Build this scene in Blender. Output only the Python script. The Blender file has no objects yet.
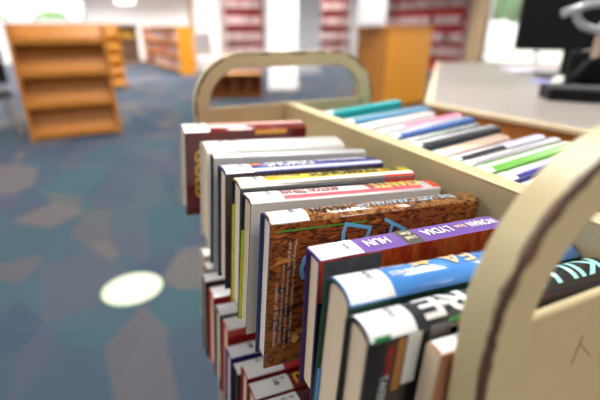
import bpy, bmesh, math, random
from math import sin, cos, pi, radians, tan, sqrt
from mathutils import Vector, Matrix
random.seed(7)
scene = bpy.context.scene
COL = scene.collection

# ------------------------------------------------------------------ helpers
def lin(c):
    c /= 255.0
    return c / 12.92 if c <= 0.04045 else ((c + 0.055) / 1.055) ** 2.4
def rgb(r, g, b): return (lin(r), lin(g), lin(b), 1.0)

_mats = {}
def mat(name, col, rough=0.5, spec=0.5, coat=0.0, metal=0.0, noise=0.0, nscale=40.0, emit=0.0):
    if name in _mats: return _mats[name]
    m = bpy.data.materials.new(name); m.use_nodes = True
    nt = m.node_tree; b = nt.nodes['Principled BSDF']
    c = rgb(*col)
    b.inputs['Base Color'].default_value = c
    b.inputs['Roughness'].default_value = rough
    b.inputs['Metallic'].default_value = metal
    b.inputs['Specular IOR Level'].default_value = spec
    b.inputs['Coat Weight'].default_value = coat
    b.inputs['Coat Roughness'].default_value = 0.12
    if noise > 0:
        tc = nt.nodes.new('ShaderNodeTexCoord'); n = nt.nodes.new('ShaderNodeTexNoise')
        n.inputs['Scale'].default_value = nscale; n.inputs['Detail'].default_value = 4
        r = nt.nodes.new('ShaderNodeValToRGB')
        r.color_ramp.elements[0].position = .3; r.color_ramp.elements[1].position = .7
        r.color_ramp.elements[0].color = tuple(x * (1 - noise) for x in c[:3]) + (1,)
        r.color_ramp.elements[1].color = tuple(min(1, x * (1 + noise)) for x in c[:3]) + (1,)
        nt.links.new(tc.outputs['Object'], n.inputs['Vector']); nt.links.new(n.outputs['Fac'], r.inputs['Fac'])
        nt.links.new(r.outputs['Color'], b.inputs['Base Color'])
    if emit > 0:
        b.inputs['Emission Color'].default_value = c; b.inputs['Emission Strength'].default_value = emit
    _mats[name] = m
    return m

def ramp_mat(name, scale, stops, rough=0.3, coat=0.0, stretch=(1, 1, 1), detail=6, rot=(0, 0, 0), dist=0.0, interp='LINEAR', kind='noise'):
    if name in _mats: return _mats[name]
    m = bpy.data.materials.new(name); m.use_nodes = True
    nt = m.node_tree; b = nt.nodes['Principled BSDF']
    tc = nt.nodes.new('ShaderNodeTexCoord'); mp = nt.nodes.new('ShaderNodeMapping')
    mp.inputs['Scale'].default_value = stretch; mp.inputs['Rotation'].default_value = rot
    if kind == 'noise':
        n = nt.nodes.new('ShaderNodeTexNoise'); n.inputs['Detail'].default_value = detail
        n.inputs['Distortion'].default_value = dist; n.inputs['Roughness'].default_value = .62; out = n.outputs['Fac']
    else:
        n = nt.nodes.new('ShaderNodeTexVoronoi'); out = n.outputs['Distance']
    n.inputs['Scale'].default_value = scale
    r = nt.nodes.new('ShaderNodeValToRGB'); cr = r.color_ramp; cr.interpolation = interp
    while len(cr.elements) < len(stops): cr.elements.new(.5)
    for e, (p, c) in zip(cr.elements, stops): e.position = p; e.color = rgb(*c)
    nt.links.new(tc.outputs['Object'], mp.inputs['Vector']); nt.links.new(mp.outputs['Vector'], n.inputs['Vector'])
    nt.links.new(out, r.inputs['Fac']); nt.links.new(r.outputs['Color'], b.inputs['Base Color'])
    b.inputs['Roughness'].default_value = rough; b.inputs['Coat Weight'].default_value = coat
    _mats[name] = m
    return m

def link(o, parent=None):
    COL.objects.link(o)
    if parent is not None: o.parent = parent
    return o
def obj(name, bm, mats, parent=None, smooth=False):
    me = bpy.data.meshes.new(name)
    bmesh.ops.recalc_face_normals(bm, faces=bm.faces[:])
    if smooth:
        for f in bm.faces: f.smooth = True
    bm.to_mesh(me); bm.free()
    for m in (mats if isinstance(mats, (list, tuple)) else [mats]): me.materials.append(m)
    return link(bpy.data.objects.new(name, me), parent)
def tag(o, label=None, cat=None, group=None, kind=None):
    if label: o['label'] = label
    if cat: o['category'] = cat
    if group: o['group'] = group
    if kind: o['kind'] = kind
    return o
def thing(name, label, cat, loc=(0, 0, 0), rz=0.0, group=None):
    o = bpy.data.objects.new(name, None); o.empty_display_size = .05
    o.location = loc; o.rotation_euler = (0, 0, rz); COL.objects.link(o)
    return tag(o, label, cat, group)
def box(bm, x0, x1, y0, y1, z0, z1, bev=0.0, M=None):
    r = bmesh.ops.create_cube(bm, size=1)
    for v in r['verts']:
        v.co = Vector((x0 + (v.co.x + .5) * (x1 - x0), y0 + (v.co.y + .5) * (y1 - y0), z0 + (v.co.z + .5) * (z1 - z0)))
    vs = r['verts']
    if bev > 0:
        es = list({e for v in vs for e in v.link_edges})
        rb = bmesh.ops.bevel(bm, geom=es, offset=bev, segments=2, affect='EDGES', profile=.5)
        vs = list({v for f in rb['faces'] for v in f.verts} | {v for v in vs if v.is_valid})
    if M is not None:
        for v in vs: v.co = M @ v.co
    return vs
def bx(*a, bev=0.0, M=None):
    bm = bmesh.new(); box(bm, *a, bev=bev, M=M); return bm
def prism(pts, z0, z1):
    bm = bmesh.new()
    a = [bm.verts.new((x, y, z0)) for x, y in pts]; b = [bm.verts.new((x, y, z1)) for x, y in pts]
    bm.faces.new(a); bm.faces.new(b)
    for i in range(len(pts)):
        j = (i + 1) % len(pts); bm.faces.new((a[i], a[j], b[j], b[i]))
    return bm
def lathe(prof, n=32, cap=True, bm=None, M=None):
    bm = bm or bmesh.new(); rings = []
    for r, z in prof:
        rings.append([bm.verts.new((r * cos(2 * pi * i / n), r * sin(2 * pi * i / n), z)) for i in range(n)])
    for a, b in zip(rings, rings[1:]):
        for i in range(n):
            j = (i + 1) % n; bm.faces.new((a[i], a[j], b[j], b[i]))
    if cap:
        bm.faces.new(rings[0]); bm.faces.new(rings[-1])
    if M is not None:
        for rg in rings:
            for v in rg: v.co = M @ v.co
    return bm
def tube(pts, rad, n=10, bm=None):
    bm = bm or bmesh.new(); pts = [Vector(p) for p in pts]; rings = []
    up = Vector((0, 0, 1))
    for i, p in enumerate(pts):
        t = (pts[min(i + 1, len(pts) - 1)] - pts[max(i - 1, 0)]).normalized()
        u = t.cross(up)
        if u.length < .05: u = t.cross(Vector((0, 1, 0)))
        u.normalize(); w = t.cross(u)
        r = rad[i] if isinstance(rad, (list, tuple)) else rad
        rings.append([bm.verts.new(p + r * (u * cos(2 * pi * k / n) + w * sin(2 * pi * k / n))) for k in range(n)])
    for a, b in zip(rings, rings[1:]):
        for i in range(n):
            j = (i + 1) % n; bm.faces.new((a[i], a[j], b[j], b[i]))
    bm.faces.new(rings[0]); bm.faces.new(rings[-1])
    return bm
def structure(name, bm, m, smooth=False):
    return tag(obj(name, bm, m, None, smooth), kind='structure')

def text_mesh(s, w, h, bold=.022):
    """flat lettering, its ink centred on the origin and fitted to w x h (x right, y up)"""
    cu = bpy.data.curves.new('lettering', 'FONT'); cu.body = s; cu.resolution_u = 3
    cu.align_x = 'LEFT'; cu.space_line = .95; cu.offset = bold
    o = bpy.data.objects.new('lettering', cu); COL.objects.link(o)
    dg = bpy.context.evaluated_depsgraph_get()
    me = bpy.data.meshes.new_from_object(o.evaluated_get(dg))
    bm = bmesh.new(); bm.from_mesh(me)
    COL.objects.unlink(o); bpy.data.objects.remove(o); bpy.data.curves.remove(cu); bpy.data.meshes.remove(me)
    xs = [v.co.x for v in bm.verts]; ys = [v.co.y for v in bm.verts]
    cx, cy = (min(xs) + max(xs)) / 2, (min(ys) + max(ys)) / 2
    sx, sy = w / max(1e-6, max(xs) - min(xs)), h / max(1e-6, max(ys) - min(ys))
    for v in bm.verts: v.co = Vector(((v.co.x - cx) * sx, (v.co.y - cy) * sy, 0))
    return bm

# ------------------------------------------------------------------ palette
PAPER = ramp_mat('paper_edges', 60, [(.3, (230, 206, 174)), (.7, (242, 222, 194))], rough=.8, stretch=(.3, 30, .3), detail=3)
PAPER_GREY = ramp_mat('paper_edges_grey', 60, [(.3, (210, 190, 164)), (.7, (230, 212, 186))], rough=.8, stretch=(.3, 30, .3), detail=3)
PAPER_WHITE = ramp_mat('paper_edges_white', 60, [(.3, (232, 218, 198)), (.7, (246, 236, 220))], rough=.8, stretch=(.3, 30, .3), detail=3)
LABEL = mat('label_paper', (246, 246, 248), .28, coat=.4)
INK = mat('label_ink', (70, 68, 80), .6)
def C(r, g, b, rough=.22, coat=.5): return mat('jacket_%d_%d_%d' % (r, g, b), (r, g, b), rough, coat=coat)
def B(r, g, b): return mat('board_%d_%d_%d' % (r, g, b), (r, g, b), .55)

# cart paint with chips along the worn edge (a vertex attribute marks the edge)
def cart_paint():
    m = bpy.data.materials.new('cart_paint'); m.use_nodes = True
    nt = m.node_tree; N = nt.nodes; Lk = nt.links; b = N['Principled BSDF']
    tc = N.new('ShaderNodeTexCoord')
    n1 = N.new('ShaderNodeTexNoise'); n1.inputs['Scale'].default_value = 9; n1.inputs['Detail'].default_value = 5
    r1 = N.new('ShaderNodeValToRGB'); r1.color_ramp.elements[0].position = .25; r1.color_ramp.elements[1].position = .75
    r1.color_ramp.elements[0].color = rgb(204, 187, 143); r1.color_ramp.elements[1].color = rgb(215, 198, 156)
    at = N.new('ShaderNodeAttribute'); at.attribute_name = 'wear'
    n2 = N.new('ShaderNodeTexNoise'); n2.inputs['Scale'].default_value = 34; n2.inputs['Detail'].default_value = 6; n2.inputs['Roughness'].default_value = .6
    ma = N.new('ShaderNodeMath'); ma.operation = 'ADD'
    mm = N.new('ShaderNodeMath'); mm.operation = 'MULTIPLY'; mm.inputs[1].default_value = 1.3
    r2 = N.new('ShaderNodeValToRGB'); r2.color_ramp.elements[0].position = .60; r2.color_ramp.elements[1].position = .68
    r2.color_ramp.elements[0].color = (0, 0, 0, 1); r2.color_ramp.elements[1].color = (1, 1, 1, 1)
    half = N.new('ShaderNodeMath'); half.operation = 'MULTIPLY'; half.inputs[1].default_value = .5
    r3 = N.new('ShaderNodeValToRGB'); r3.color_ramp.elements[0].position = .35; r3.color_ramp.elements[1].position = .7
    r3.color_ramp.elements[0].color = rgb(50, 26, 14); r3.color_ramp.elements[1].color = rgb(116, 84, 66)
    gt = N.new('ShaderNodeMath'); gt.operation = 'GREATER_THAN'; gt.inputs[1].default_value = .02
    m2 = N.new('ShaderNodeMath'); m2.operation = 'MULTIPLY'
    mx = N.new('ShaderNodeMixRGB')
    for n in (n1, n2): Lk.new(tc.outputs['Object'], n.inputs['Vector'])
    Lk.new(n1.outputs['Fac'], r1.inputs['Fac']); Lk.new(n2.outputs['Fac'], mm.inputs[0])
    Lk.new(mm.outputs[0], ma.inputs[0]); Lk.new(at.outputs['Fac'], ma.inputs[1]); Lk.new(ma.outputs[0], half.inputs[0])
    Lk.new(half.outputs[0], r2.inputs['Fac']); Lk.new(n2.outputs['Fac'], r3.inputs['Fac'])
    Lk.new(at.outputs['Fac'], gt.inputs[0]); Lk.new(gt.outputs[0], m2.inputs[0]); Lk.new(r2.outputs['Color'], m2.inputs[1])
    Lk.new(m2.outputs[0], mx.inputs['Fac']); Lk.new(r1.outputs['Color'], mx.inputs['Color1']); Lk.new(r3.outputs['Color'], mx.inputs['Color2'])
    Lk.new(mx.outputs['Color'], b.inputs['Base Color']); b.inputs['Roughness'].default_value = .42
    return m
CART = cart_paint()
SCRATCH = mat('scratch_brown', (150, 112, 72), .7)
RUBBER = mat('caster_rubber', (40, 40, 42), .7)
STEEL = mat('caster_steel', (150, 150, 150), .35, metal=1.0)
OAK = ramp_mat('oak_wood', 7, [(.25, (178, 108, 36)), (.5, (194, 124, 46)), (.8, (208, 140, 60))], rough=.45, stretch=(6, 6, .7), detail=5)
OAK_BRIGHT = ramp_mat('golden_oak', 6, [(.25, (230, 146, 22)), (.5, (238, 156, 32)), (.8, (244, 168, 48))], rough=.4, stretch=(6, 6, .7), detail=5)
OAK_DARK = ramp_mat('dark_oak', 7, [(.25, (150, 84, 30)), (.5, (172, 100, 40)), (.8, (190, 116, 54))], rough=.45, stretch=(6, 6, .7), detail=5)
EDGE_WOOD = ramp_mat('pale_edge_wood', 9, [(.3, (226, 200, 160)), (.7, (238, 216, 180))], rough=.4, stretch=(.6, 6, 6), detail=4)
LAMINATE = ramp_mat('counter_laminate', 45, [(.3, (146, 138, 134)), (.55, (166, 158, 152)), (.75, (178, 162, 152))], rough=.3, detail=6)
WALL = mat('white_wall_paint', (238, 238, 238), .7, noise=.02, nscale=3)
BLACKP = mat('black_plastic', (9, 9, 11), .5, spec=.25)
SILVER = mat('brushed_silver', (168, 172, 180), .4, metal=.6)

# ------------------------------------------------------------------ camera
cam = bpy.data.cameras.new('camera'); co = bpy.data.objects.new('camera', cam); COL.objects.link(co)
co.location = (0, 0, 1.2); co.rotation_euler = (radians(90 - 22.2), 0, radians(-24.6))
cam.sensor_width = 36; cam.lens = 25.2; cam.clip_start = .02; cam.clip_end = 200
cam.dof.use_dof = True; cam.dof.focus_distance = .385; cam.dof.aperture_fstop = 2.9
scene.camera = co

# ------------------------------------------------------------------ floor
def carpet():
    m = bpy.data.materials.new('carpet'); m.use_nodes = True
    nt = m.node_tree; N = nt.nodes; Lk = nt.links; b = N['Principled BSDF']
    tc = N.new('ShaderNodeTexCoord')
    def vor(scale, rot, sc):                        # straight-edged cells; two overlaid tessellations cut each other into facets
        mp = N.new('ShaderNodeMapping'); mp.inputs['Rotation'].default_value = (0, 0, rot); mp.inputs['Scale'].default_value = sc
        v = N.new('ShaderNodeTexVoronoi'); v.voronoi_dimensions = '2D'; v.inputs['Scale'].default_value = scale
        Lk.new(tc.outputs['Object'], mp.inputs['Vector']); Lk.new(mp.outputs['Vector'], v.inputs['Vector'])
        sp = N.new('ShaderNodeSeparateColor'); Lk.new(v.outputs['Color'], sp.inputs['Color'])
        return sp.outputs['Red'], sp.outputs['Green']
    def mth(op, a, b_):
        m_ = N.new('ShaderNodeMath'); m_.operation = op
        for k, q in enumerate((a, b_)):
            if isinstance(q, float): m_.inputs[k].default_value = q
            elif q is not None: Lk.new(q, m_.inputs[k])
        return m_.outputs[0]
    def ramp(src, stops):
        r = N.new('ShaderNodeValToRGB'); cr = r.color_ramp; cr.interpolation = 'CONSTANT'
        while len(cr.elements) < len(stops): cr.elements.new(.5)
        for e, (p, c) in zip(cr.elements, stops): e.position = p; e.color = rgb(*c)
        Lk.new(src, r.inputs['Fac']); return r.outputs['Color']
    a1, a2 = vor(2.7, .5, (1, .55, 1)); b1, b2 = vor(2.2, 1.9, (1, .6, 1))
    h = mth('FRACT', mth('ADD', mth('MULTIPLY', a1, 5.0), mth('MULTIPLY', b1, 7.0)), None)
    fac = ramp(h, [(0, (60, 74, 88)), (.14, (70, 74, 90)), (.28, (54, 70, 86)), (.42, (74, 82, 90)), (.56, (98, 91, 88)), (.66, (58, 82, 90)), (.76, (62, 64, 84)), (.87, (86, 84, 86))])
    bc, bd = vor(1.0, 2.6, (1, .8, 1))
    zone = ramp(bc, [(0, (58, 72, 86)), (.3, (70, 74, 90)), (.55, (64, 82, 90)), (.78, (78, 80, 86))])
    mx = N.new('ShaderNodeMixRGB'); mx.inputs['Fac'].default_value = .30; Lk.new(fac, mx.inputs['Color1']); Lk.new(zone, mx.inputs['Color2'])
    n = N.new('ShaderNodeTexNoise'); n.inputs['Scale'].default_value = 220; n.inputs['Detail'].default_value = 3
    Lk.new(tc.outputs['Object'], n.inputs['Vector'])
    mr = N.new('ShaderNodeMapRange'); mr.inputs['To Min'].default_value = .78; mr.inputs['To Max'].default_value = 1.2
    Lk.new(n.outputs['Fac'], mr.inputs['Value'])
    mul = N.new('ShaderNodeMixRGB'); mul.blend_type = 'MULTIPLY'; mul.inputs['Fac'].default_value = 1
    Lk.new(mx.outputs['Color'], mul.inputs['Color1']); Lk.new(mr.outputs['Result'], mul.inputs['Color2'])
    Lk.new(mul.outputs['Color'], b.inputs['Base Color'])
    b.inputs['Roughness'].default_value = .95; b.inputs['Specular IOR Level'].default_value = .08
    bp = N.new('ShaderNodeBump'); bp.inputs['Strength'].default_value = .3; bp.inputs['Distance'].default_value = .003
    Lk.new(n.outputs['Fac'], bp.inputs['Height']); Lk.new(bp.outputs['Normal'], b.inputs['Normal'])
    return m
structure('floor', bx(-4.2, 10.0, -3, 19, -.05, 0), carpet())

# ------------------------------------------------------------------ room shell
X0, X1, Y0, Y1, ZC = -4.2, 10.0, -3.0, 19.0, 3.0
structure('ceiling', bx(X0 - .2, X1 + .2, Y0 - .2, Y1 + .2, ZC, ZC + .1), mat('ceiling_tile', (240, 240, 238), .8))
structure('wall_left', bx(X0 - .15, X0, Y0, Y1, 0, ZC), WALL)
structure('wall_near', bx(X0 - .15, X1 + .15, Y0 - .15, Y0, 0, ZC), WALL)
def wall_with_hole(name, axis, c0, c1, a0, a1, h0, h1, z0, z1):
    bm = bmesh.new()
    for p0, p1, q0, q1 in ((a0, h0, 0, ZC), (h1, a1, 0, ZC), (h0, h1, 0, z0), (h0, h1, z1, ZC)):
        if p1 - p0 < 1e-4 or q1 - q0 < 1e-4: continue
        if axis == 'x': box(bm, c0, c1, p0, p1, q0, q1)
        else: box(bm, p0, p1, c0, c1, q0, q1)
    return structure(name, bm, WALL)
wall_with_hole('wall_right', 'x', X1, X1 + .15, Y0, Y1, 4.2, 9.42, .28, 2.7)
wall_with_hole('wall_back', 'y', Y1, Y1 + .15, X0, X1, -3.4, -.1, 1.45, 2.7)
structure('wall_partition', bx(2.80, X1, 13.8, 13.95, 0, ZC), WALL)
structure('trim_1', bx(2.72, 2.80, 13.72, 14.0, 0, ZC), mat('door_post_brown', (150, 112, 84), .5))
def glass():
    m = bpy.data.materials.new('window_glass'); m.use_nodes = True
    nt = m.node_tree; nt.nodes.clear()
    o = nt.nodes.new('ShaderNodeOutputMaterial'); t = nt.nodes.new('ShaderNodeBsdfTransparent'); g = nt.nodes.new('ShaderNodeBsdfGlossy')
    g.inputs['Roughness'].default_value = .02; x = nt.nodes.new('ShaderNodeMixShader'); x.inputs[0].default_value = .05
    nt.links.new(t.outputs[0], x.inputs[1]); nt.links.new(g.outputs[0], x.inputs[2]); nt.links.new(x.outputs[0], o.inputs[0])
    return m
GLASS = glass(); WHITE_FRAME = mat('window_frame_white', (240, 240, 240), .4)
w1 = structure('window_1', bx(10.03, 10.05, 4.22, 9.40, .30, 2.68), GLASS)
bm = bmesh.new()
for y in (4.2, 5.9, 7.6, 9.3): box(bm, 10.0, 10.08, y, y + .12, .28, 2.7)
box(bm, 10.0, 10.08, 4.2, 9.42, .28, .36); box(bm, 10.0, 10.08, 4.2, 9.42, 2.62, 2.7)
obj('window_frame', bm, WHITE_FRAME, w1)
w2 = structure('window_2', bx(-3.38, -.12, 19.03, 19.05, 1.47, 2.68), GLASS)
bm = bmesh.new()
for x in (-3.4, -1.8, -.2): box(bm, x, x + .1, 19.0, 19.08, 1.45, 2.7)
box(bm, -3.4, -.1, 19.0, 19.08, 1.45, 1.53); box(bm, -3.4, -.1, 19.0, 19.08, 2.62, 2.7)
obj('window_frame', bm, WHITE_FRAME, w2)
structure('trim_2', bx(9.28, 9.55, 8.98, 9.26, 0, ZC, bev=.01), mat('tan_post', (196, 164, 124), .5))
structure('column', lathe([(.31, 0), (.31, .12), (.29, .13), (.29, ZC)], 40, M=Matrix.Translation((3.40, 8.25, 0))), mat('column_white', (242, 242, 242), .5), True)
structure('pillar', bx(5.05, 5.75, 11.2, 11.9, 0, ZC, bev=.01), mat('pillar_white', (232, 232, 234), .5))

# ------------------------------------------------------------------ book cart
SH0, SHX, TILT = .902, .10, radians(4.4)           # left shelf: height at x = SHX, falls towards the divider
def shelf_l(x): return SH0 - (x - SHX) * tan(TILT)
TR = radians(5.2)
def shelf_r(x): return .880 + (x - .385) * tan(TR)
LOW0 = .640
def shelf_low(x): return LOW0 - (x - .105) * tan(TILT)

cart = thing('book_cart', 'tan painted metal library book cart with arched tube handles and slanted shelves', 'book cart', (.358, .48, 0))
cart_inv = Matrix.Translation((-.358, -.48, 0))
def cpart(name, bm, m=CART, smooth=False, parent=cart):
    bmesh.ops.transform(bm, matrix=cart_inv, verts=bm.verts[:])
    return obj(name, bm, m, parent, smooth)
def handle_frame(yc, h=.0143, hb=.0113):
    xl, xr, zt, r, z0 = .173, .556, 1.142, .090, .115
    path = [((xl, z0 + (zt - r - z0) * k / 40), (-1, 0)) for k in range(40)]
    for k in range(49):
        a = pi - (pi / 2) * k / 48; path.append(((xl + r + r * cos(a), zt - r + r * sin(a)), (cos(a), sin(a))))
    for k in range(1, 16): path.append(((xl + r + (xr - xl - 2 * r) * k / 16, zt), (0, 1)))
    for k in range(49):
        a = pi / 2 - (pi / 2) * k / 48; path.append(((xr - r + r * cos(a), zt - r + r * sin(a)), (cos(a), sin(a))))
    for k in range(1, 41): path.append(((xr, zt - r + (z0 - zt + r) * k / 40), (1, 0)))
    sec = []                                        # (n, b, wear) around the tube, worn at the outer front corner
    c = .0018
    def corner(sn, sb, w):
        return [(sn * h, sb * (hb - c), w), (sn * (h - .3 * c), sb * (hb - .3 * c), w), (sn * (h - c), sb * hb, w)]
    sec += [(h, -hb + .010, 0), (h, -hb + .006, .40), (h, -hb + .003, .68)] + corner(1, -1, .78) + [(h - .003, -hb, .70), (h - .007, -hb, .42), (h - .013, -hb, 0)]
    sec += list(reversed(corner(-1, -1, 0))) + corner(-1, 1, 0) + list(reversed(corner(1, 1, 0)))
    bm = bmesh.new(); lay = bm.verts.layers.float.new('wear'); rings = []
    for (x, z), (nx, nz) in path:
        ring = []
        for n, b_, w in sec:
            v = bm.verts.new((x + nx * n, yc + b_, z + nz * n)); v[lay] = w; ring.append(v)
        rings.append(ring)
    for a, b_ in zip(rings, rings[1:]):
        for i in range(len(sec)):
            j = (i + 1) % len(sec); bm.faces.new((a[i], a[j], b_[j], b_[i]))
    bm.faces.new(rings[0]); bm.faces.new(rings[-1])
    return bm
cpart('handle_frame', handle_frame(.1247), smooth=False)
cpart('handle_frame', handle_frame(.852))
def end_panel(y0, y1):
    bm = bx(.185, .545, y0, y1, .40, 1.049)
    tube([(.186, (y0 + y1) / 2, 1.049), (.25, (y0 + y1) / 2, 1.0492), (.45, (y0 + y1) / 2, 1.0492), (.544, (y0 + y1) / 2, 1.049)], .0032, 12, bm)
    return bm
pn = cpart('end_panel', end_panel(.119, .1245)); cpart('end_panel', end_panel(.848, .8535))
bm = bmesh.new()
for pts in (((.247, .999), (.2485, 1.010), (.250, 1.022)), ((.2497, 1.015), (.257, 1.008), (.266, .999))):
    tube([(x, .1189, z) for x, z in pts], .00035, 5, bm)
tag(cpart('scratch', bm, SCRATCH, parent=pn), 'thin brown scratches in the paint')
bm = bmesh.new(); box(bm, .352, .356, .127, .848, .40, 1.052)
box(bm, .350, .374, .127, .848, 1.0505, 1.0535, bev=.001); box(bm, .368, .372, .127, .848, .40, 1.052)
cpart('divider_rail', bm)
def slanted(xa, xb, fn, th=.006):
    bm = bmesh.new()
    a = [bm.verts.new((x, y, fn(x) + dz)) for dz in (0, -th) for x, y in ((xa, .127), (xb, .127), (xb, .848), (xa, .848))]
    for f in ((0, 1, 2, 3), (4, 5, 6, 7), (0, 1, 5, 4), (1, 2, 6, 5), (2, 3, 7, 6), (3, 0, 4, 7)): bm.faces.new([a[i] for i in f])
    return bm
for xa, xb, fn in ((.162, .352, shelf_l), (.372, .568, shelf_r), (.162, .352, shelf_low), (.372, .568, lambda x: .62 + (x - .385) * tan(TR))):
    cpart('shelf', slanted(xa, xb, fn))
cpart('bottom_deck', bx(.16, .568, .14, .835, .36, .372))
for x in (.173, .556):
    for y in (.1235, .852):
        c = cpart('caster', bx(x - .013, x + .013, y - .022, y + .022, .075, .115), STEEL)
        w = lathe([(.02, -.012), (.05, -.012), (.05, .012), (.02, .012)], 24, M=Matrix.Translation((x, y + .01, .05)) @ Matrix.Rotation(pi / 2, 4, 'Y'))
        cpart('wheel', w, RUBBER, True, parent=c); 
for o in [o for o in bpy.data.objects if o.name.startswith('wheel')]: o.location = (0, 0, 0)

# ------------------------------------------------------------------ books
def book(label, s, T, pA, zA, L, side='l', tilt=4.4, yaw=0.0, lean=0.0, bulge=.005, hard=True,
         front=None, spine=None, back=None, edge=None, pages=PAPER, lab=.040, lab_txt='F\nBOO', titles=(), bands=(), fronts=(), fronttext=(), shelf=None, group=None, spatch=(), blobs=(), fblobs=(), flap=None):
    """tail-front corner of the spine at (pA, s, zA); x tail to head, y front to back, z fore edge to spine"""
    sg = 1 if side == 'l' else -1
    t = radians(tilt) * sg
    fn = shelf or (shelf_l if side == 'l' else shelf_r)
    R = Matrix.Rotation(radians(yaw), 4, 'Z') @ Matrix.Rotation(t, 4, 'Y') @ Matrix.Rotation(radians(lean), 4, 'X')
    Wd = .15
    for _ in range(4):                              # depth of the book so that its fore edge meets the shelf
        root = Vector((pA, s, zA)) - R @ Vector((0, 0, Wd))
        gap = min((root + R @ Vector((x, y, 0))).z - fn((root + R @ Vector((x, y, 0))).x) for x in (0, L) for y in (0, T))
        Wd += (gap - .0012)
    root = Vector((pA, s, zA)) - R @ Vector((0, 0, Wd))
    o = thing('book', label, 'book', root, 0, group); o.rotation_euler = R.to_euler()
    b = bulge; bt = .0024 if hard else .0007
    def prof(y, off=0.0):                           # height of the spine surface
        u = max(-1, min(1, 2 * y / T - 1)); return Wd - b * abs(u) ** 2.6 + off
    nS = 12 if b > .001 else 2
    ys = [T * k / nS for k in range(nS + 1)]
    outer = [(0, 0)] + [(y, prof(y)) for y in ys] + [(T, 0)]
    inner = [(bt, 0)] + [(bt + (T - 2 * bt) * k / nS, prof(bt + (T - 2 * bt) * k / nS) - bt * 1.2) for k in range(nS + 1)] + [(T - bt, 0)]
    bm = bmesh.new()
    def ring(pts, x): return [bm.verts.new((x, y, z)) for y, z in pts]
    o0, o1, i0, i1 = ring(outer, 0), ring(outer, L), ring(inner, 0), ring(inner, L)
    n = len(outer)
    def quad(a, b_, c, d, mi):
        f = bm.faces.new((a, b_, c, d)); f.material_index = mi; return f
    for k in range(n - 1):
        mi = 0 if k == 0 else (2 if k == n - 2 else 1)
        f = quad(o0[k], o0[k + 1], o1[k + 1], o1[k], mi)
        if mi == 1 and nS > 2: f.smooth = True
        quad(i0[k], i0[k + 1], i1[k + 1], i1[k], 3)
        quad(o0[k], o0[k + 1], i0[k + 1], i0[k], 3); quad(o1[k], o1[k + 1], i1[k + 1], i1[k], 3)
    quad(o0[0], i0[0], i1[0], o1[0], 3); quad(o0[-1], i0[-1], i1[-1], o1[-1], 3)
    spine = spine or C(230, 230, 235); front = front or spine; back = back or spine; edge = edge or spine
    obj('cover', bm, [front, spine, back, edge], o)
    ins = .0035 if hard else .0004
    bm = bmesh.new()
    pp = [(bt, ins)] + [(bt + (T - 2 * bt) * k / nS, prof(bt + (T - 2 * bt) * k / nS) - bt * 1.3 - (.002 if hard else .0002)) for k in range(nS + 1)] + [(T - bt, ins)]
    a0 = ring(pp, ins); a1 = ring(pp, L - ins)
    for k in range(len(pp)):
        j = (k + 1) % len(pp); bm.faces.new((a0[k], a0[j], a1[j], a1[k]))
    bm.faces.new(a0); bm.faces.new(a1)
    obj('page_block', bm, pages, o)
    if flap:                                        # jacket flap folded inside the back board
        obj('jacket_flap', bx(.0004, L * .4, T - bt - .0012, T - bt - .0001, .0, flap[1] * Wd), flap[0], o)
    def spine_patch(name, x0, x1, y0, y1, m, off, lb=None):
        bm = bmesh.new(); k = max(2, nS); rows = []
        for i in range(k + 1):
            y = y0 + (y1 - y0) * i / k
            rows.append((bm.verts.new((x0, y, prof(y, off))), bm.verts.new((x1, y, prof(y, off)))))
        for p, q in zip(rows, rows[1:]):
            f = bm.faces.new((p[0], q[0], q[1], p[1])); f.smooth = True
        pob = obj(name, bm, m, o)
        if lb: pob['label'] = lb
        return pob
    def spine_text(name, s_, x, w, y, h, m, along=True, parent=None, off=.0009):
        bm = text_mesh(s_, w, h)
        for v in bm.verts:
            px, py = v.co.x, v.co.y
            v.co = Vector((x - px, y - py, 0)) if along else Vector((x + py, y - px, 0))
        for k in range(1, 8):
            yy = T * k / 8
            g = bm.verts[:] + bm.edges[:] + bm.faces[:]
            bmesh.ops.bisect_plane(bm, geom=g, plane_co=(0, yy, 0), plane_no=(0, 1, 0))
        for v in bm.verts: v.co.z = prof(v.co.y, off)
        return obj(name, bm, m, parent or o)
    for x0, x1, y0, y1, m in spatch: spine_patch('spine_panel', x0 * L, x1 * L, y0 * T, y1 * T, m, .0003)
    if lab:
        lp = spine_patch('spine_label', .001, lab, -.0 + .0004, T - .0004, LABEL, .0006, 'white spine label')
        if lab_txt: spine_text('label_print', lab_txt, lab * .74, min(T * .40, .011), T * .55, lab * .30, INK, False, lp, .0011)
    for s_, xc, w, yc, h, m in titles: spine_text('spine_title', s_, xc * L, w * L, yc * T, h * T, m)
    for x0, x1, z0, z1, m in fronts:
        bm = bmesh.new(); box(bm, x0 * L, x1 * L, -.0004, -.0001, z0 * Wd, z1 * Wd)
        obj('cover_panel', bm, m, o)
    def poly_patch(pts, name, m, fn_):
        bm = bmesh.new(); bm.faces.new([bm.verts.new((u, v, 0)) for u, v in pts])
        for v in bm.verts: v.co = Vector(fn_(v.co.x, v.co.y))
        obj(name, bm, m, o)
    for pts, xc, w, yc, h, m in blobs: poly_patch(pts, 'spine_picture', m, lambda u, v: ((xc + (u - .5) * w) * L, (yc + (v - .5) * h) * T, prof((yc + (v - .5) * h) * T, .0009)))
    for pts, xc, zc, w, h, m in fblobs: poly_patch(pts, 'cover_picture', m, lambda u, v: (xc * L + (u - .5) * w, -.0006, zc * Wd + (v - .5) * h))
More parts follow.
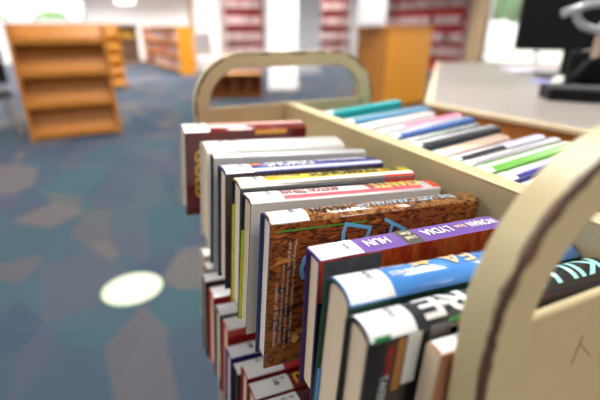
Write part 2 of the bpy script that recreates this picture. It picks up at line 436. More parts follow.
    for s_, xc, zc, h, w, m, *ro in fronttext:      # lettering on the front cover: reads from spine to fore edge
        bm = text_mesh(s_, w, h, -.004 if w > .02 and len(s_) == 1 else 0)
        if ro: bmesh.ops.rotate(bm, verts=bm.verts[:], matrix=Matrix.Rotation(radians(ro[0]), 3, 'Z'))
        for v in bm.verts: v.co = Vector((xc * L + v.co.y, -.0006, zc * Wd - v.co.x))
        obj('cover_lettering', bm, m, o)
    return o

WHITE_INK = C(250, 250, 252); BLUE_INK = C(124, 206, 246)
GREEN_BOARD = B(18, 60, 44); BLACK_BOARD = B(22, 22, 26); NAVY_BOARD = B(24, 52, 104); PURPLE_BOARD = B(58, 26, 96)
BROWN_ART = ramp_mat('jacket_brown_art', 30, [(.28, (30, 16, 10)), (.40, (92, 46, 18)), (.48, (178, 96, 30)), (.54, (70, 34, 16)), (.62, (206, 118, 38)), (.72, (236, 166, 84))], rough=.2, coat=.6, stretch=(.9, 1, 2.6), detail=9, dist=.5)
RED_ART = ramp_mat('jacket_red_art', 26, [(.28, (84, 26, 18)), (.45, (190, 58, 24)), (.6, (222, 100, 38)), (.75, (150, 84, 58))], rough=.18, coat=.6, stretch=(2.5, 1, .5), detail=5)
GREY_ART = ramp_mat('jacket_grey_art', 20, [(.3, (58, 58, 64)), (.6, (96, 96, 102)), (.8, (70, 70, 76))], rough=.2, coat=.6, detail=3)
PURPLE_ART = ramp_mat('jacket_purple_night', 22, [(.3, (32, 26, 66)), (.55, (52, 38, 92)), (.72, (120, 60, 60)), (.8, (226, 104, 40))], rough=.2, coat=.6, detail=4)
MAROON_ART = ramp_mat('jacket_maroon', 14, [(.3, (58, 14, 16)), (.6, (112, 26, 24)), (.8, (150, 46, 26))], rough=.22, coat=.6, detail=3)
BROWN_SPINE = ramp_mat('jacket_brown_speckle', 210, [(.36, (60, 34, 20)), (.48, (150, 92, 44)), (.6, (196, 140, 84)), (.7, (120, 74, 40))], rough=.2, coat=.6, detail=4, stretch=(.7, 1, 1))
BLUE_SPINE = ramp_mat('jacket_sky_blue', 12, [(.3, (62, 138, 226)), (.6, (96, 164, 240)), (.8, (136, 190, 246))], rough=.18, coat=.7, stretch=(.5, 2, 1), detail=3)

# --- upper left shelf, nearest first
book('small cream paged book squeezed between the painted end panel and the black thriller', .1380, .0125, .152, 1.028, .190, tilt=4, bulge=.002, hard=False,
     spine=C(214, 120, 60), front=C(176, 122, 88), back=C(226, 214, 194), edge=B(206, 186, 160), pages=PAPER, lab=.030, spatch=[(.8, 1, 0, 1, C(40, 70, 170))])
book('thick black hardback with large white and pale aqua block letters on its spine', .1555, .0270, .115, 1.040, .234, tilt=3.6, bulge=.007,
     spine=C(52, 52, 58), front=C(34, 30, 30), back=BLACK_BOARD, edge=BLACK_BOARD, pages=PAPER, lab=.035,
     titles=[('RE', .27, .17, .45, .66, WHITE_INK), ('KILLER', .72, .48, .46, .66, C(168, 226, 226))],
     fronts=[(.012, .06, .958, .985, C(40, 150, 84)), (.088, .112, .66, .945, C(168, 108, 44)), (.118, .162, .68, .955, C(224, 222, 214)), (.19, .30, .80, .965, C(112, 112, 118)), (.25, .31, .955, .98, C(52, 172, 96)), (.26, .32, .74, .93, C(190, 214, 210))],
     fronttext=[('TRUTH', .066, .845, .0050, .022, C(226, 34, 34)), ('TAKEN BY', .058, .645, .0055, .034, C(225, 225, 225))])
book('sky blue hardback with green boards and a small yellow dog shape on its spine', .1855, .0340, .120, 1.046, .230, tilt=4.6, bulge=.008,
     spine=BLUE_SPINE, front=GREEN_BOARD, back=GREEN_BOARD, edge=GREEN_BOARD, pages=PAPER, lab=.036, flap=(C(90, 150, 226), .42),
     titles=[('STELLA', .21, .09, .74, .17, C(214, 224, 238)), ('JAMES', .225, .10, .46, .19, C(224, 230, 240)), ('FA', .46, .13, .62, .46, C(250, 230, 186))],
     blobs=[([(0, .3), (.1, .2), (.2, .34), (.42, .38), (.6, .28), (.62, .1), (.74, .12), (.74, .34), (.86, .5), (1, .56), (.98, .72), (.8, .8), (.66, .92), (.6, .74), (.3, .72), (.1, .66), (.04, .86), (-.02, .8)], .315, .075, .62, .34, C(246, 216, 150))])
book('slim purple hardback with white lettering and a grey band across its spine', .2430, .0245, .128, 1.0385, .200, tilt=2.8, bulge=.0006,
     spine=C(126, 92, 174), front=RED_ART, back=PURPLE_BOARD, edge=PURPLE_BOARD, pages=PAPER, lab=.040, lab_txt='F\nHUN\n7',
     spatch=[(.415, .505, 0, 1, C(96, 92, 88))],
     titles=[('HUN', .295, .115, .5, .44, WHITE_INK), ('LYDIA', .615, .165, .5, .44, WHITE_INK), ('from', .755, .06, .5, .30, C(240, 214, 170)), ('WOMAN', .89, .17, .5, .44, WHITE_INK), ('a novel\nof love', .46, .055, .5, .62, C(236, 226, 190))],
     fronts=[(.015, .28, .72, .985, GREY_ART), (.0, .12, .0, .72, C(30, 26, 28))])
book('large brown hardback with light blue capitals on its glossy cover and dark blue boards', .2925, .0260, .108, 1.0545, .234, tilt=4.3, bulge=.0045,
     spine=BROWN_SPINE, front=BROWN_ART, back=NAVY_BOARD, edge=NAVY_BOARD, pages=PAPER_WHITE, lab=.036, lab_txt='F\nHEL',
     titles=[('HEDLON', .26, .17, .42, .30, C(44, 34, 30)), ('THE LOST CARAVAN OF', .63, .50, .42, .30, C(158, 196, 220))],
     fronttext=[('D', .355, .838, .031, .024, BLUE_INK, -14), ('A', .545, .845, .030, .024, BLUE_INK, -8), ('C', .20, .70, .036, .030, BLUE_INK, 0),
                ('“Moving, brilliant, unforgettable... will draw you in', .100, .52, .0034, .108, C(232, 226, 212), 0), ('and grip you. The moment you enter, you’ll be lost in it,', .078, .49, .0034, .112, C(232, 226, 212), 0),
                ('and won’t let go of it until the last page is read.”', .058, .44, .0034, .084, C(232, 226, 212), 0), ('—author of The Glassblower', .036, .38, .0034, .070, C(232, 226, 212), 0)],
     fronts=[(.02, .40, .925, .933, C(70, 176, 60))],
     fblobs=[([(0, .3), (.2, .1), (.5, 0), (.8, .2), (1, .5), (.7, .6), (.6, 1), (.3, .8), (.1, .6)], .128, .19, .009, .014, C(244, 196, 112)), ([(0, .3), (.4, 0), (.9, .2), (1, .7), (.5, 1), (.1, .8)], .145, .225, .012, .006, C(214, 130, 50))])
book('white and pink hardback with red lettering and black back board beside the brown one', .3430, .0310, .108, 1.0525, .228, tilt=4.9, bulge=.0028,
     spine=C(248, 240, 240), front=C(240, 228, 210), back=BLACK_BOARD, edge=BLACK_BOARD, pages=PAPER_GREY, lab=.035, flap=(C(206, 220, 30), .72),
     spatch=[(.0, .9, .10, .30, C(226, 104, 116)), (.96, 1, .1, .9, C(222, 70, 40)), (.60, .9, .31, .92, C(176, 96, 104))],
     titles=[('BOSTON TERAN', .30, .28, .60, .42, C(150, 36, 50)), ('GIANTS', .77, .28, .58, .6, C(246, 224, 110))])
book('bright yellow hardback with red head end on a grey front cover', .3785, .0330, .109, 1.0560, .218, tilt=4.2, bulge=.003,
     spine=C(250, 222, 50), front=C(96, 98, 102), back=C(226, 214, 30), edge=BLACK_BOARD, pages=PAPER_WHITE, lab=.031, flap=(C(232, 220, 30), .80),
     spatch=[(.0, 1, .10, .30, C(246, 240, 226)), (.0, .80, .0, .09, C(110, 110, 112)), (.80, 1, 0, .09, C(206, 36, 40))],
     titles=[('MARY BURTON', .24, .19, .60, .22, C(140, 106, 20)), ('JILL DIAMONDS', .66, .56, .64, .52, C(60, 56, 30))], fronts=[(.80, .995, .88, .965, C(206, 36, 40))])
book('blue and silver hardback with white DEMONS lettering', .4355, .0350, .109, 1.0530, .212, tilt=4.0, bulge=.003,
     spine=C(46, 56, 160), front=PURPLE_ART, back=B(30, 40, 96), edge=B(28, 40, 92), pages=PAPER, lab=.034,
     spatch=[(.15, 1, .06, .26, C(206, 208, 226)), (.16, .23, .5, .8, C(238, 128, 70)), (.15, .56, .84, .99, C(176, 182, 206)), (.56, .93, .46, .92, C(110, 118, 186))],
     titles=[('DEMONS', .40, .29, .56, .54, WHITE_INK), ('THE RETURN OF', .75, .32, .68, .34, C(236, 238, 248))])
book('thin silvery white book lying between the DEMONS book and a thick white one', .4880, .0170, .109, 1.0570, .219, tilt=4.6, bulge=.003,
     spine=C(226, 228, 230), front=C(232, 226, 218), back=B(24, 58, 46), edge=B(24, 58, 46), pages=PAPER_WHITE, lab=.036, spatch=[(.22, 1, .78, .97, C(80, 76, 74))])
book('slim cream book lying in front of the thick white one', .5140, .0160, .112, 1.0490, .216, tilt=4.0, bulge=.003,
     spine=C(236, 232, 224), front=C(232, 230, 226), back=C(236, 234, 228), edge=B(226, 222, 212), pages=PAPER, lab=.036, hard=False)
book('thick plain white hardback with a softly rounded spine and an orange stripe', .5350, .0470, .112, 1.0540, .208, tilt=3.4, lean=4, bulge=.006,
     spine=C(244, 243, 240), front=C(240, 239, 236), back=C(238, 236, 232), edge=B(236, 232, 224), pages=PAPER, lab=.036, spatch=[(.18, .82, .84, .98, C(242, 176, 70))])
book('dark red hardback with yellow letters, farthest on the upper left shelf', .6560, .0400, .104, 1.0540, .210, tilt=3.0, lean=8, bulge=.004,
     spine=C(130, 34, 30), front=MAROON_ART, back=B(150, 24, 30), edge=B(216, 204, 198), pages=PAPER_WHITE, lab=.040,
     spatch=[(.2, 1, .40, .72, C(226, 180, 180)), (.0, .5, .25, .40, C(236, 228, 230)), (.2, 1, .72, 1, C(244, 166, 70))], fronts=[(.55, .82, .93, .975, C(240, 170, 40))], fronttext=[('GOLD', .115, .50, .016, .085, C(244, 200, 40), 0)])

# --- upper right shelf, farthest first
def rb(label, s, T, zB, L, spine, front=None, tilt=5.4, **k):
    k.setdefault('lab', .034); k.setdefault('bulge', .0025); k.setdefault('hard', False)
    return book(label, s, T, .386, zB, L, side='r', tilt=tilt, yaw=k.pop('yaw', 0), spine=spine, front=front or spine, pages=PAPER_WHITE, **k)
rb('teal paperback at the far end of the right shelf', .7720, .030, 1.034, .218, C(120, 206, 210), C(20, 170, 172), tilt=4.4, hard=True, lab=.045, spatch=[(0.2, 1, 0, .42, C(20, 168, 170))])
rb('pale blue hardback with steel blue cover behind the white ones', .6930, .036, 1.030, .230, C(178, 214, 232), C(74, 140, 178), tilt=4.2, hard=True, lab=.050, spatch=[(0.2, 1, 0, .45, C(74, 140, 178))])
rb('plain white book beside the pale blue hardback', .6300, .030, 1.034, .190, C(246, 244, 242), tilt=5.2, lab=.040)
rb('white paperback with a pink upper half on its spine', .5850, .026, 1.032, .216, C(238, 236, 238), tilt=5.4, spatch=[(.42, 1, .1, .98, C(236, 140, 172)), (0, .42, 0, .3, C(196, 190, 196))], lab=.05)
rb('white book with royal blue cover next to the pink one', .5520, .026, 1.031, .212, C(226, 232, 246), C(40, 84, 168), tilt=5.6, hard=True, lab=.052, spatch=[(0.24, 1, 0, .4, C(66, 104, 172))])
rb('mottled grey green paperback on the right shelf', .5280, .016, 1.029, .200, ramp_mat('jacket_mottled', 60, [(.3, (110, 126, 124)), (.6, (190, 198, 190)), (.8, (150, 150, 160))], rough=.3, coat=.4), tilt=5.4, lab=None)
rb('white hardback with charcoal cover and dark head end on the right shelf', .4960, .028, 1.030, .214, C(222, 222, 226), C(66, 66, 74), tilt=4.6, hard=True, lab=.052, spatch=[(.0, 1, .72, .98, C(140, 146, 138)), (.24, 1, 0, .3, C(60, 60, 66))])
rb('dark teal paperback leaning against the charcoal hardback', .4720, .018, 1.022, .190, C(110, 132, 136), C(92, 116, 122), tilt=4.6, lab=None)
rb('peach coloured paperback on the right shelf', .4380, .028, 1.030, .168, C(240, 206, 184), C(226, 200, 184), tilt=6.2, lab=.05)
rb('silver grey hardback with black line along its cover', .4130, .021, 1.030, .214, C(206, 206, 212), C(40, 40, 48), tilt=5.2, hard=True, lab=.05, spatch=[(.24, .62, .0, .35, C(44, 44, 50)), (.62, 1, .03, .97, C(206, 202, 230))])
rb('light grey book between the silver and green ones', .3900, .019, 1.030, .216, C(228, 228, 234), C(186, 190, 196), tilt=5.4, lab=.05, spatch=[(0.24, 1, 0, .3, C(176, 172, 184)), (.24, .7, .6, .9, C(206, 190, 186))])
rb('bright green paperback with a white stripe on the right shelf', .3560, .028, 1.030, .205, C(176, 226, 130), C(96, 180, 44), tilt=5.8, lab=.05, spatch=[(.25, 1, .45, .75, C(240, 248, 236)), (.2, 1, 0, .42, C(116, 186, 76))])
rb('white hardback with navy cover in front of the green one', .3220, .026, 1.031, .210, C(232, 222, 224), C(44, 48, 130), tilt=6.0, hard=True, lab=.05, spatch=[(.3, 1, .3, .6, C(206, 200, 236)), (.2, 1, 0, .3, C(52, 52, 140))])
rb('plain white paperback seen just left of the near handle', .2900, .024, 1.030, .200, C(240, 240, 244), tilt=5.6, lab=.05)
rb('navy and yellow paperback seen through the near handle arch', .2300, .040, 1.028, .215, ramp_mat('jacket_navy_yellow', 30, [(.4, (40, 50, 120)), (.5, (206, 186, 90)), (.62, (90, 140, 150)), (.75, (30, 34, 90))], rough=.25, coat=.5), tilt=5.6, lab=None)

# --- lower left shelf, farthest first
LZ = .797
lows = [
 ('white topped book farthest along the lower shelf', .712, .030, .125, .802, C(232, 232, 230), C(222, 216, 204), B(210, 200, 186), PAPER, ()),
 ('light grey book second from the far end of the lower shelf', .664, .026, .119, .800, C(214, 214, 214), C(196, 186, 176), B(120, 96, 82), PAPER, ()),
 ('plain white book beside the orange red one on the lower shelf', .622, .026, .107, .803, C(228, 226, 226), C(60, 54, 54), B(70, 62, 60), PAPER, ()),
 ('orange red hardback with white label on the lower shelf', .578, .032, .110, LZ, C(206, 70, 46), C(196, 50, 40), B(206, 66, 38), PAPER_WHITE, ()),
 ('white and dark grey book in front of the orange red hardback', .535, .030, .109, .792, C(120, 120, 122), C(74, 74, 76), B(96, 104, 90), PAPER_WHITE, ()),
 ('red book with white label on the lower shelf below the yellow hardback', .494, .030, .110, .794, C(200, 52, 40), C(190, 44, 36), B(196, 60, 40), PAPER, ()),
 ('violet edged hardback with white pages on the lower shelf', .458, .026, .103, .775, C(66, 60, 140), C(58, 44, 130), B(52, 44, 128), PAPER_WHITE, ()),
 ('black book with white label on the lower shelf', .430, .023, .104, .770, C(50, 44, 44), C(40, 34, 34), B(34, 28, 30), B(34, 28, 28), ()),
 ('dull red hardback with cream pages on the lower shelf', .400, .026, .109, .788, C(150, 30, 30), C(140, 28, 30), B(146, 30, 34), PAPER_GREY, ()),
 ('dark red book with yellow letters on the lower shelf below the brown hardback', .368, .028, .108, .785, C(104, 26, 18), C(150, 34, 26), B(120, 24, 24), PAPER_GREY, [('YOU', .37, .20, .5, .62, C(240, 190, 40))]),
 ('black and red book nearest on the lower shelf', .334, .030, .107, .785, C(60, 20, 20), C(120, 26, 24), B(40, 20, 22), PAPER_GREY, ()),
]
for lb, s, T, pA, z, sp, fr, ed, pg, tt in lows:
    book(lb, s, T, pA, z, .215, tilt=3.9, bulge=.003, spine=sp, front=fr, back=ed, edge=ed, pages=pg, lab=.052, lab_txt='F\nLIB', titles=tt, shelf=shelf_low)

# ------------------------------------------------------------------ counter on the right
ct = thing('service_counter', 'long wooden service counter with grey laminate top and pale wood edge', 'counter', (2.0, .6, 0))
cinv = Matrix.Translation((-2.0, -.6, 0))
def kpart(name, bm, m, parent=ct):
    bmesh.ops.transform(bm, matrix=cinv, verts=bm.verts[:]); return obj(name, bm, m, parent)
poly = [(1.25, -1.2), (.95, 1.06), (2.21, 2.44), (3.0, 2.06), (3.0, -1.2)]
kpart('countertop', prism(poly, .968, .98), LAMINATE)
bm = bmesh.new()
def bar(bm, a, b_, w, z0, z1, off=0.0):
    a, b_ = Vector((*a, 0)), Vector((*b_, 0)); d = (b_ - a).normalized(); n = Vector((-d.y, d.x, 0))
    pts = [a - d * .01 + n * off, b_ + d * .01 + n * off, b_ + d * .01 + n * (off + w), a - d * .01 + n * (off + w)]
    vs = [bm.verts.new((p.x, p.y, z)) for z in (z0, z1) for p in pts]
    for f in ((0, 1, 2, 3), (4, 5, 6, 7), (0, 1, 5, 4), (1, 2, 6, 5), (2, 3, 7, 6), (3, 0, 4, 7)): bm.faces.new([vs[i] for i in f])
bar(bm, poly[0], poly[1], .022, .971, .9815); bar(bm, poly[1], poly[2], .022, .971, .9815)
kpart('edge_trim', bm, EDGE_WOOD)
bm = bmesh.new(); bar(bm, (1.262, -1.2), (.962, 1.055), .02, .0, .968, -.02); bar(bm, (.962, 1.055), (2.2, 2.40), .02, 0, .968, -.02)
kpart('front_panel', bm, ramp_mat('counter_panel_wood', 7, [(.25, (216, 122, 34)), (.5, (228, 136, 44)), (.8, (236, 150, 60))], rough=.4, stretch=(.7, .7, 5), detail=5))
kpart('end_panel', bx(2.9, 2.93, -1.2, 2.0, 0, .968), OAK_DARK)

mon = thing('computer_monitor', 'black flat computer monitor seen from behind on the counter', 'monitor', (2.03, 1.36, .981), radians(-38))
obj('screen_housing', bx(-.26, .28, -.03, .02, .125, .50, bev=.008), BLACKP, mon)
obj('stand_neck', bx(-.03, .05, .02, .05, .01, .30, bev=.005), BLACKP, mon)
obj('stand_base', bx(-.12, .10, -.08, .14, 0, .016, bev=.006), mat('monitor_base_grey', (70, 70, 72), .4), mon)
st = thing('scanner_stand', 'black desktop stand with curved base, beige post and silver ring on the counter', 'stand', (1.485, .885, .981), radians(-38))
pts = [(-.16, .05), (-.155, -.05), (-.08, -.075), (.02, -.085), (.12, -.075), (.20, -.045), (.205, .08), (0, .10)]
obj('base', prism(pts, 0, .043), BLACKP, st)
bm = bmesh.new()
tube([(-.165 + .37 * k / 12, -.058 - .03 * sin(pi * k / 12), .045) for k in range(13)], .008, 8, bm)
tag(obj('base_rim', bm, mat('dark_grey_plastic', (88, 88, 92), .3), st), 'grey glossy rim')
bm = bmesh.new()
for sx in (-1, 1):
    tube([(sx * .085, .0, .02), (sx * .075, .0, .07), (sx * .045, 0, .115), (0, 0, .135)], [.02, .017, .016, .016], 10, bm)
box(bm, -.09, .09, .03, .06, .02, .15, bev=.008)
obj('yoke', bm, BLACKP, st, True)
obj('post', bx(-.041, -.019, -.011, .011, .125, .235, bev=.003), mat('beige_post', (200, 176, 158), .4), st)
bm = bmesh.new()
tube([(-.03 - .085 * cos(a), -.01, .268 - .055 * sin(a)) for a in [pi * k / 16 for k in range(17)]], .012, 10, bm)
tube([(-.16, -.02, .262), (-.09, -.02, .287), (.02, -.02, .302), (.16, -.02, .308)], .013, 10, bm)
obj('ring', bm, SILVER, st, True)
for k, (x, y, lb) in enumerate(((1.60, 1.10, 'small white rounded knob shaped object left of the scanner stand post'), (1.76, .93, 'small white rounded object right of the scanner stand post'))):
    tag(obj('ornament', lathe([(.001, .052), (.018, .048), (.028, .034), (.03, .018), (.03, 0)], 20, M=Matrix.Translation((x, y, .9806))), mat('white_gloss', (240, 238, 228), .2), None, True), lb, 'ornament')
def slab(name, lb, cat, x, y, w, d, rz, m, h=.004):
    o = obj(name, bx(-w / 2, w / 2, -d / 2, d / 2, 0, h), m); o.location = (x, y, .9806); o.rotation_euler = (0, 0, radians(rz)); return tag(o, lb, cat)
slab('paper_pad', 'pale lavender paper pad lying on the counter near the window', 'paper', 2.13, 1.70, .16, .22, -30, mat('pad_lavender', (226, 222, 240), .6), .012)
slab('note_card', 'lavender blue card lying flat on the counter in front of the monitor', 'card', 1.80, 1.30, .12, .10, -38, mat('card_blue', (186, 186, 248), .6))

# ------------------------------------------------------------------ floor sticker
fs = thing('floor_sticker', 'round white sticker on the blue carpet left of the cart', 'floor sticker', (-.02, 1.96, .0005))
obj('disc', lathe([(.143, 0), (.143, .0015), (.001, .0017)], 64), ramp_mat('sticker_print', 22, [(.42, (206, 212, 194)), (.6, (196, 204, 186)), (.66, (182, 190, 174))], rough=.5, detail=2), fs)
obj('rim', lathe([(.1435, .0008), (.1435, .0022), (.137, .0022), (.137, .0008)], 64, cap=False), mat('sticker_green', (190, 214, 160), .5), fs)
# ------------------------------------------------------------------ bookcases
def bookcase(name, lb, x, y, rz, w, d, h, zs, wood, back=None, thick=.03, lip=0.0, top=True, group=None, cat='bookcase', kick=.08, topm=None):
    o = thing(name, lb, cat, (x, y, 0), rz, group)
    for sx in (0, 1): obj('side_panel', bx(sx * (w - thick), sx * (w - thick) + thick, 0, d, 0, h), wood, o)
    obj('back_panel', bx(thick, w - thick, d - .015, d, kick, h), back or wood, o)
    for z in zs:
        bm = bx(thick, w - thick, .004, d - .015, z - .025, z)
        if lip: box(bm, thick, w - thick, .0, .016, z - .025, z + lip)
        obj('shelf', bm, wood, o)
    if top: obj('top', bx(-.004, w + .004, -.005, d, h, h + .025), topm or wood, o)
    return o
# slanted display case (empty) in the left distance: sloping face boards on each tier
def display_case(lb, x, y, rz, w, h, tiers, wood, d=.42):
    o = thing('display_shelf', lb, 'display shelf', (x, y, 0), rz)
    for sx in (0, 1): obj('side_panel', bx(sx * (w - .035), sx * (w - .035) + .035, 0, d, 0, h), wood, o)
    obj('back_panel', bx(.035, w - .035, d - .02, d, 0, h), wood, o)
    for k in range(tiers):
        z = h * (.045 + .955 * k * (.285 if tiers == 4 else .2)); z2 = h * (.045 + .955 * (k + 1) * (.285 if tiers == 4 else .2)) - .05
        if k == tiers - 1: z2 = h
        step = z2 - z + .06
        bm = bx(.035, w - .035, .02, d - .02, z - .03, z)
        box(bm, .035, w - .035, .01, .03, z - .03, z + .035)
        vs = [bm.verts.new((xx, yy, zz)) for xx in (.035, w - .035) for yy, zz in ((.06, z), (.085, z), (.205, z + step - .06), (.18, z + step - .06))]
        for f in ((0, 1, 2, 3), (4, 5, 6, 7), (0, 1, 5, 4), (1, 2, 6, 5), (2, 3, 7, 6), (3, 0, 4, 7)): bm.faces.new([vs[i] for i in f])
        obj('tier', bm, wood, o)
    return o
display_case('empty oak display shelf standing nearest on the carpet at left', -.83, 5.53, radians(3), .96, 1.25, 4, OAK)
display_case('smaller oak display shelf standing behind the nearest one', -.45, 10.3, radians(2), .95, 1.30, 5, OAK_BRIGHT)

SB = []                                             # meshes for distant books: one per colour
def small_book_mesh(c):
    me = bpy.data.meshes.new('shelf_book'); bm = bmesh.new()
    box(bm, 0, .034, 0, .16, 0, .23, bev=.003); bm.to_mesh(me); bm.free(); me.materials.append(c); return me
SBC = [(176, 146, 144), (160, 134, 132), (150, 120, 118), (180, 146, 144), (140, 112, 112), (170, 150, 150), (158, 122, 118)]
SBM = [small_book_mesh(mat('distant_book_%d' % i, c, .5)) for i, c in enumerate(SBC)]
WBM = [small_book_mesh(mat('row_book_%d' % i, c, .5)) for i, c in enumerate([(150, 84, 60), (176, 120, 96), (120, 104, 108), (196, 186, 184), (100, 88, 100), (170, 70, 50)])]
def fill(o, w, d, zs, meshes, lb, group, stepw=.075, sc=1.6, hmax=.25, skip=.08):
    rz = o.rotation_euler.z
    for z in zs:
        x = .05
        while x < w - .05 - .034 * sc * 1.5:
            k = sc * random.uniform(.8, 1.4)
            if random.random() > skip:
                b = bpy.data.objects.new('shelf_book', random.choice(meshes))
                p = Matrix.Translation(o.location) @ Matrix.Rotation(rz, 4, 'Z') @ Vector((x, .03 + random.uniform(0, .02), z + .0005))
                b.location = p; b.rotation_euler = (0, 0, rz); b.scale = (k, 1, min(hmax / .23, random.uniform(.9, 1.0)))
                COL.objects.link(b); tag(b, lb, 'book', group)
            x += .034 * k + .004
WSH = mat('shelf_white', (168, 150, 150), .5); RED = mat('shelf_red', (196, 8, 14), .4)
zs = [.04, .48, .88, 1.34, 1.80]
for x, w, lb, side in ((3.62, 1.30, 'pale bookcase with red back left of the round column', 'left of'), (6.25, 1.75, 'pale bookcase with red back right of the round column', 'right of')):
    o = bookcase('bookcase', lb, x, 13.35, 0, w, .30, 2.25, zs, WSH, RED, kick=0)
    fill(o, w, .3, zs[1:], SBM, 'pale book on the red backed bookcase %s the round column' % side, 'books on the red bookcase %s the column' % side, hmax=.215, sc=2.6, skip=0)
o = bookcase('bookcase', 'long pale bookcase with red back behind the golden cabinet by the window', 9.25, 13.2, radians(-90), 3.85, .30, 2.25, zs, WSH, RED, kick=0)
fill(o, 3.85, .3, zs[1:], SBM, 'book on the red backed bookcase beside the window', 'books on the red bookcase by the window', hmax=.22, sc=4.0)
o = bookcase('bookcase', 'long low oak bookcase full of brown books receding along the left aisle', 1.66, 17.9, radians(-85.9), 5.5, .42, 1.24, [.12, .50, .88], OAK_BRIGHT)
for k in range(1, 5): obj('divider', bx(1.1 * k - .03, 1.1 * k + .03, -.012, .003, .06, 1.23), OAK_DARK, o)
fill(o, 5.5, .42, [.12, .50, .88], WBM, 'book on the low oak bookcase receding along the aisle', 'books on the low aisle bookcase', hmax=.26, sc=4.4, skip=.03)
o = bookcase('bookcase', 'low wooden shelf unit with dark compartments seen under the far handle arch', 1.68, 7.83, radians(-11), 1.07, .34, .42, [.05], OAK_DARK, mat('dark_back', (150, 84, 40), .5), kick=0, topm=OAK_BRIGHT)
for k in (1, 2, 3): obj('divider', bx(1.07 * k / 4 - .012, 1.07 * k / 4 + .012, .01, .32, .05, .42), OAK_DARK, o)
o = bookcase('bookcase', 'dark brown shelf against the far wall holding yellow boxes', .75, 16.3, 0, .62, .3, 1.3, [.1, .5, .9], mat('brown_shelf', (176, 146, 118), .5))
for k in range(2):
    tag(obj('box', bx(.86 + .2 * k, 1.03 + .2 * k, 16.35, 16.5, .9006, 1.14 - .05 * k, bev=.005), mat('yellow_box', (240, 190, 50), .5)),
        ['left yellow box on the dark brown far shelf', 'right, shorter yellow box on the dark brown far shelf'][k], 'box')

# golden oak cabinet with white carton on top
cb = thing('cabinet', 'tall golden oak cabinet standing behind the cart in front of red shelves', 'cabinet', (3.93, 5.44, 0), radians(17))
M = Matrix.Identity(4)
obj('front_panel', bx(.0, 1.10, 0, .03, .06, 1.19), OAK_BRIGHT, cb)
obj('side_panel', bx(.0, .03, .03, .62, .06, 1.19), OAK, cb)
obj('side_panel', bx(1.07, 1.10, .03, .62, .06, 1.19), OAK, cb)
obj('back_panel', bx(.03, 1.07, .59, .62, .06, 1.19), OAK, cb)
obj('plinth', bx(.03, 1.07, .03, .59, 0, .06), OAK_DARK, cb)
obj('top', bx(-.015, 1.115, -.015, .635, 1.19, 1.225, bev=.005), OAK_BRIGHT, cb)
c2 = thing('carton', 'white carton with a fluted lower edge on top of the golden cabinet', 'box', (3.78, 5.74, 1.2255), radians(-30))
obj('body', bx(-.2, .22, -.12, .12, .03, .55, bev=.01), mat('carton_white', (244, 242, 244), .6), c2)
bm = bmesh.new()
for k in range(7): box(bm, -.195 + .06 * k, -.155 + .06 * k, -.118, .118, 0, .035, bev=.004)
obj('foot', bm, mat('carton_foot', (232, 226, 228), .6), c2)

# chairs
def chair(lb, x, y, rz, seatm, legm, sh=.46, bh=.86):
    o = thing('chair', lb, 'chair', (x, y, 0), rz)
    obj('seat', bx(-.23, .23, -.22, .22, sh - .06, sh, bev=.02), seatm, o)
    obj('backrest', bx(-.22, .22, .19, .24, sh + .1, bh, bev=.02), seatm, o)
    for sx in (-1, 1):
        for sy in (-1, 1):
            obj('leg', tube([(sx * .2, sy * .19, sh - .05), (sx * .225, sy * .23, 0)], .016, 8), legm, o)
        obj('back_post', tube([(sx * .19, .2, sh - .05), (sx * .19, .225, bh - .05)], .014, 8), legm, o)
    return o
chair('black padded chair with beige legs at the left edge beyond the display shelf', -1.28, 6.2, radians(200), mat('black_fabric', (24, 22, 24), .8), mat('beige_leg', (170, 146, 120), .5), .50, .98)
chair('pale pink white chair standing by the end of the low aisle bookcase', 2.52, 11.2, radians(150), mat('pale_vinyl', (232, 218, 214), .5), mat('pale_leg', (206, 180, 170), .5), .5, 1.12)
p = thing('wall_poster', 'pale green and pink poster on the white partition wall', 'poster', (3.22, 13.795, 1.2))
obj('sheet', bx(-.16, .16, -.004, 0, 0, .75), mat('poster_paper', (238, 236, 230), .6), p)
obj('picture', bx(-.12, .12, -.006, -.004, .4, .68), mat('poster_green', (206, 226, 200), .6), p)
obj('picture', bx(-.12, .12, -.006, -.004, .08, .34), mat('poster_pink', (240, 206, 206), .6), p)
lp = thing('pendant_lamp', 'glowing white pendant lamp hanging in the far left aisle', 'lamp', (1.16, 16.9, 2.0))
obj('lamp_shade', lathe([(.02, .26), (.16, .2), (.27, .1), (.30, .03), (.24, .0), (.001, -.02)], 32), mat('lamp_glow', (255, 250, 240), .5, emit=6), lp, True)
obj('cord', tube([(0, 0, .25), (0, 0, 1.0)], .008, 8), BLACKP, lp)

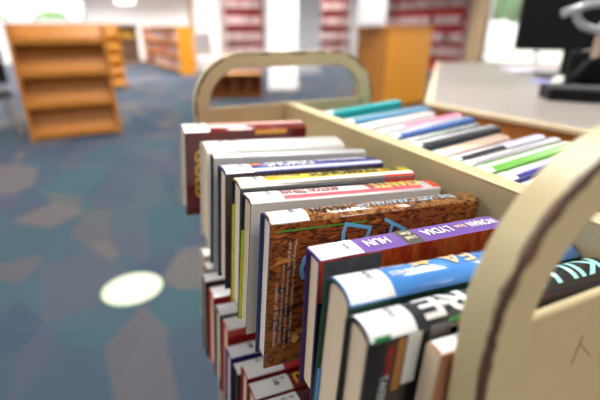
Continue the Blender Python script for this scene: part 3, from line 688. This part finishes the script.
# ------------------------------------------------------------------ outdoors
structure('ground', bm := bx(-40, 60, -30, 70, -.30, -.12), mat('pale_paving', (206, 204, 198), .8, noise=.06, nscale=2))
LEAF = [ramp_mat('leaf_%d' % i, 9, st, rough=.7, detail=6) for i, st in enumerate((
    [(.3, (60, 92, 52)), (.55, (120, 156, 96)), (.75, (176, 200, 140))], [(.3, (50, 78, 56)), (.55, (96, 128, 96)), (.75, (150, 172, 140))]))]
def shrub(name, lb, cat, x, y, z, r, sq, m, trunk=0.0):
    o = thing(name, lb, cat, (x, y, -.12))
    bm = bmesh.new()
    for _ in range(16):
        a, e = random.uniform(0, 2 * pi), random.uniform(-.6, 1)
        c = Vector((cos(a) * r * .6, sin(a) * r * .6, z + e * r * .6 * sq)); rr = r * random.uniform(.32, .5)
        g = bmesh.ops.create_icosphere(bm, subdivisions=2, radius=rr)
        for v in g['verts']: v.co = v.co * random.uniform(.85, 1.15) + c
    obj('foliage', bm, m, o)
    obj('trunk', tube([(0, 0, 0), (.03, 0, max(.3, z))], .09 if trunk else .05, 8), mat('bark', (96, 80, 66), .8), o)
for k, (x, y, r, z) in enumerate(((-3.9, 23.5, .8, 1.4), (-1.7, 24.2, .8, 1.35), (.5, 23.6, .8, 1.4))):
    shrub('shrub', ['green shrub outside the far left window, left one', 'green shrub outside the middle of the far left window', 'green shrub outside the right end of the far left window'][k], 'shrub', x, y, z, r, .9, LEAF[0])
for k, (x, y) in enumerate(((22, 20.5), (25, 13.0))):
    shrub('tree', ['grey green tree outside the right window, left one', 'grey green tree outside the right window behind the monitor'][k], 'tree', x, y, 3.5, 2.4, 1.0, LEAF[1], 1)

# ------------------------------------------------------------------ light
w = bpy.data.worlds.new('world'); scene.world = w; w.use_nodes = True
bg = w.node_tree.nodes['Background']; bg.inputs['Color'].default_value = (1, .99, .97, 1); bg.inputs['Strength'].default_value = 2.8
def area(x, y, sx, sy, power, z=2.97, rot=(0, 0, 0), col=(1, .97, .925)):
    l = bpy.data.lights.new('ceiling_light', 'AREA'); l.shape = 'RECTANGLE'; l.size = sx; l.size_y = sy; l.energy = power; l.color = col; l.spread = radians(140)
    o = bpy.data.objects.new('ceiling_light', l); o.location = (x, y, z); o.rotation_euler = rot; COL.objects.link(o); return o
for x in (-2.4, .6, 3.6, 7.0):
    for y, e in ((-1.6, 42), (1.4, 80), (4.6, 90), (8.2, 120), (12.0, 230), (16.4, 310)):
        area(x, y, 1.2, 1.2, e)
sun = bpy.data.lights.new('sun', 'SUN'); sun.energy = 8.0; sun.angle = .01; sun.color = (1, .96, .9)
so = bpy.data.objects.new('sun', sun); so.rotation_euler = (radians(40), radians(-20), 0); so.location = (0, 0, 20); COL.objects.link(so)

vs = scene.view_settings
vs.view_transform = 'Standard'; vs.look = 'None'; vs.gamma = 1; vs.use_curve_mapping = False
vs.exposure = -0.47
scene.cycles.use_denoising = True
scene.cycles.max_bounces = 8; scene.cycles.transparent_max_bounces = 12
scene.cycles.sample_clamp_indirect = 6
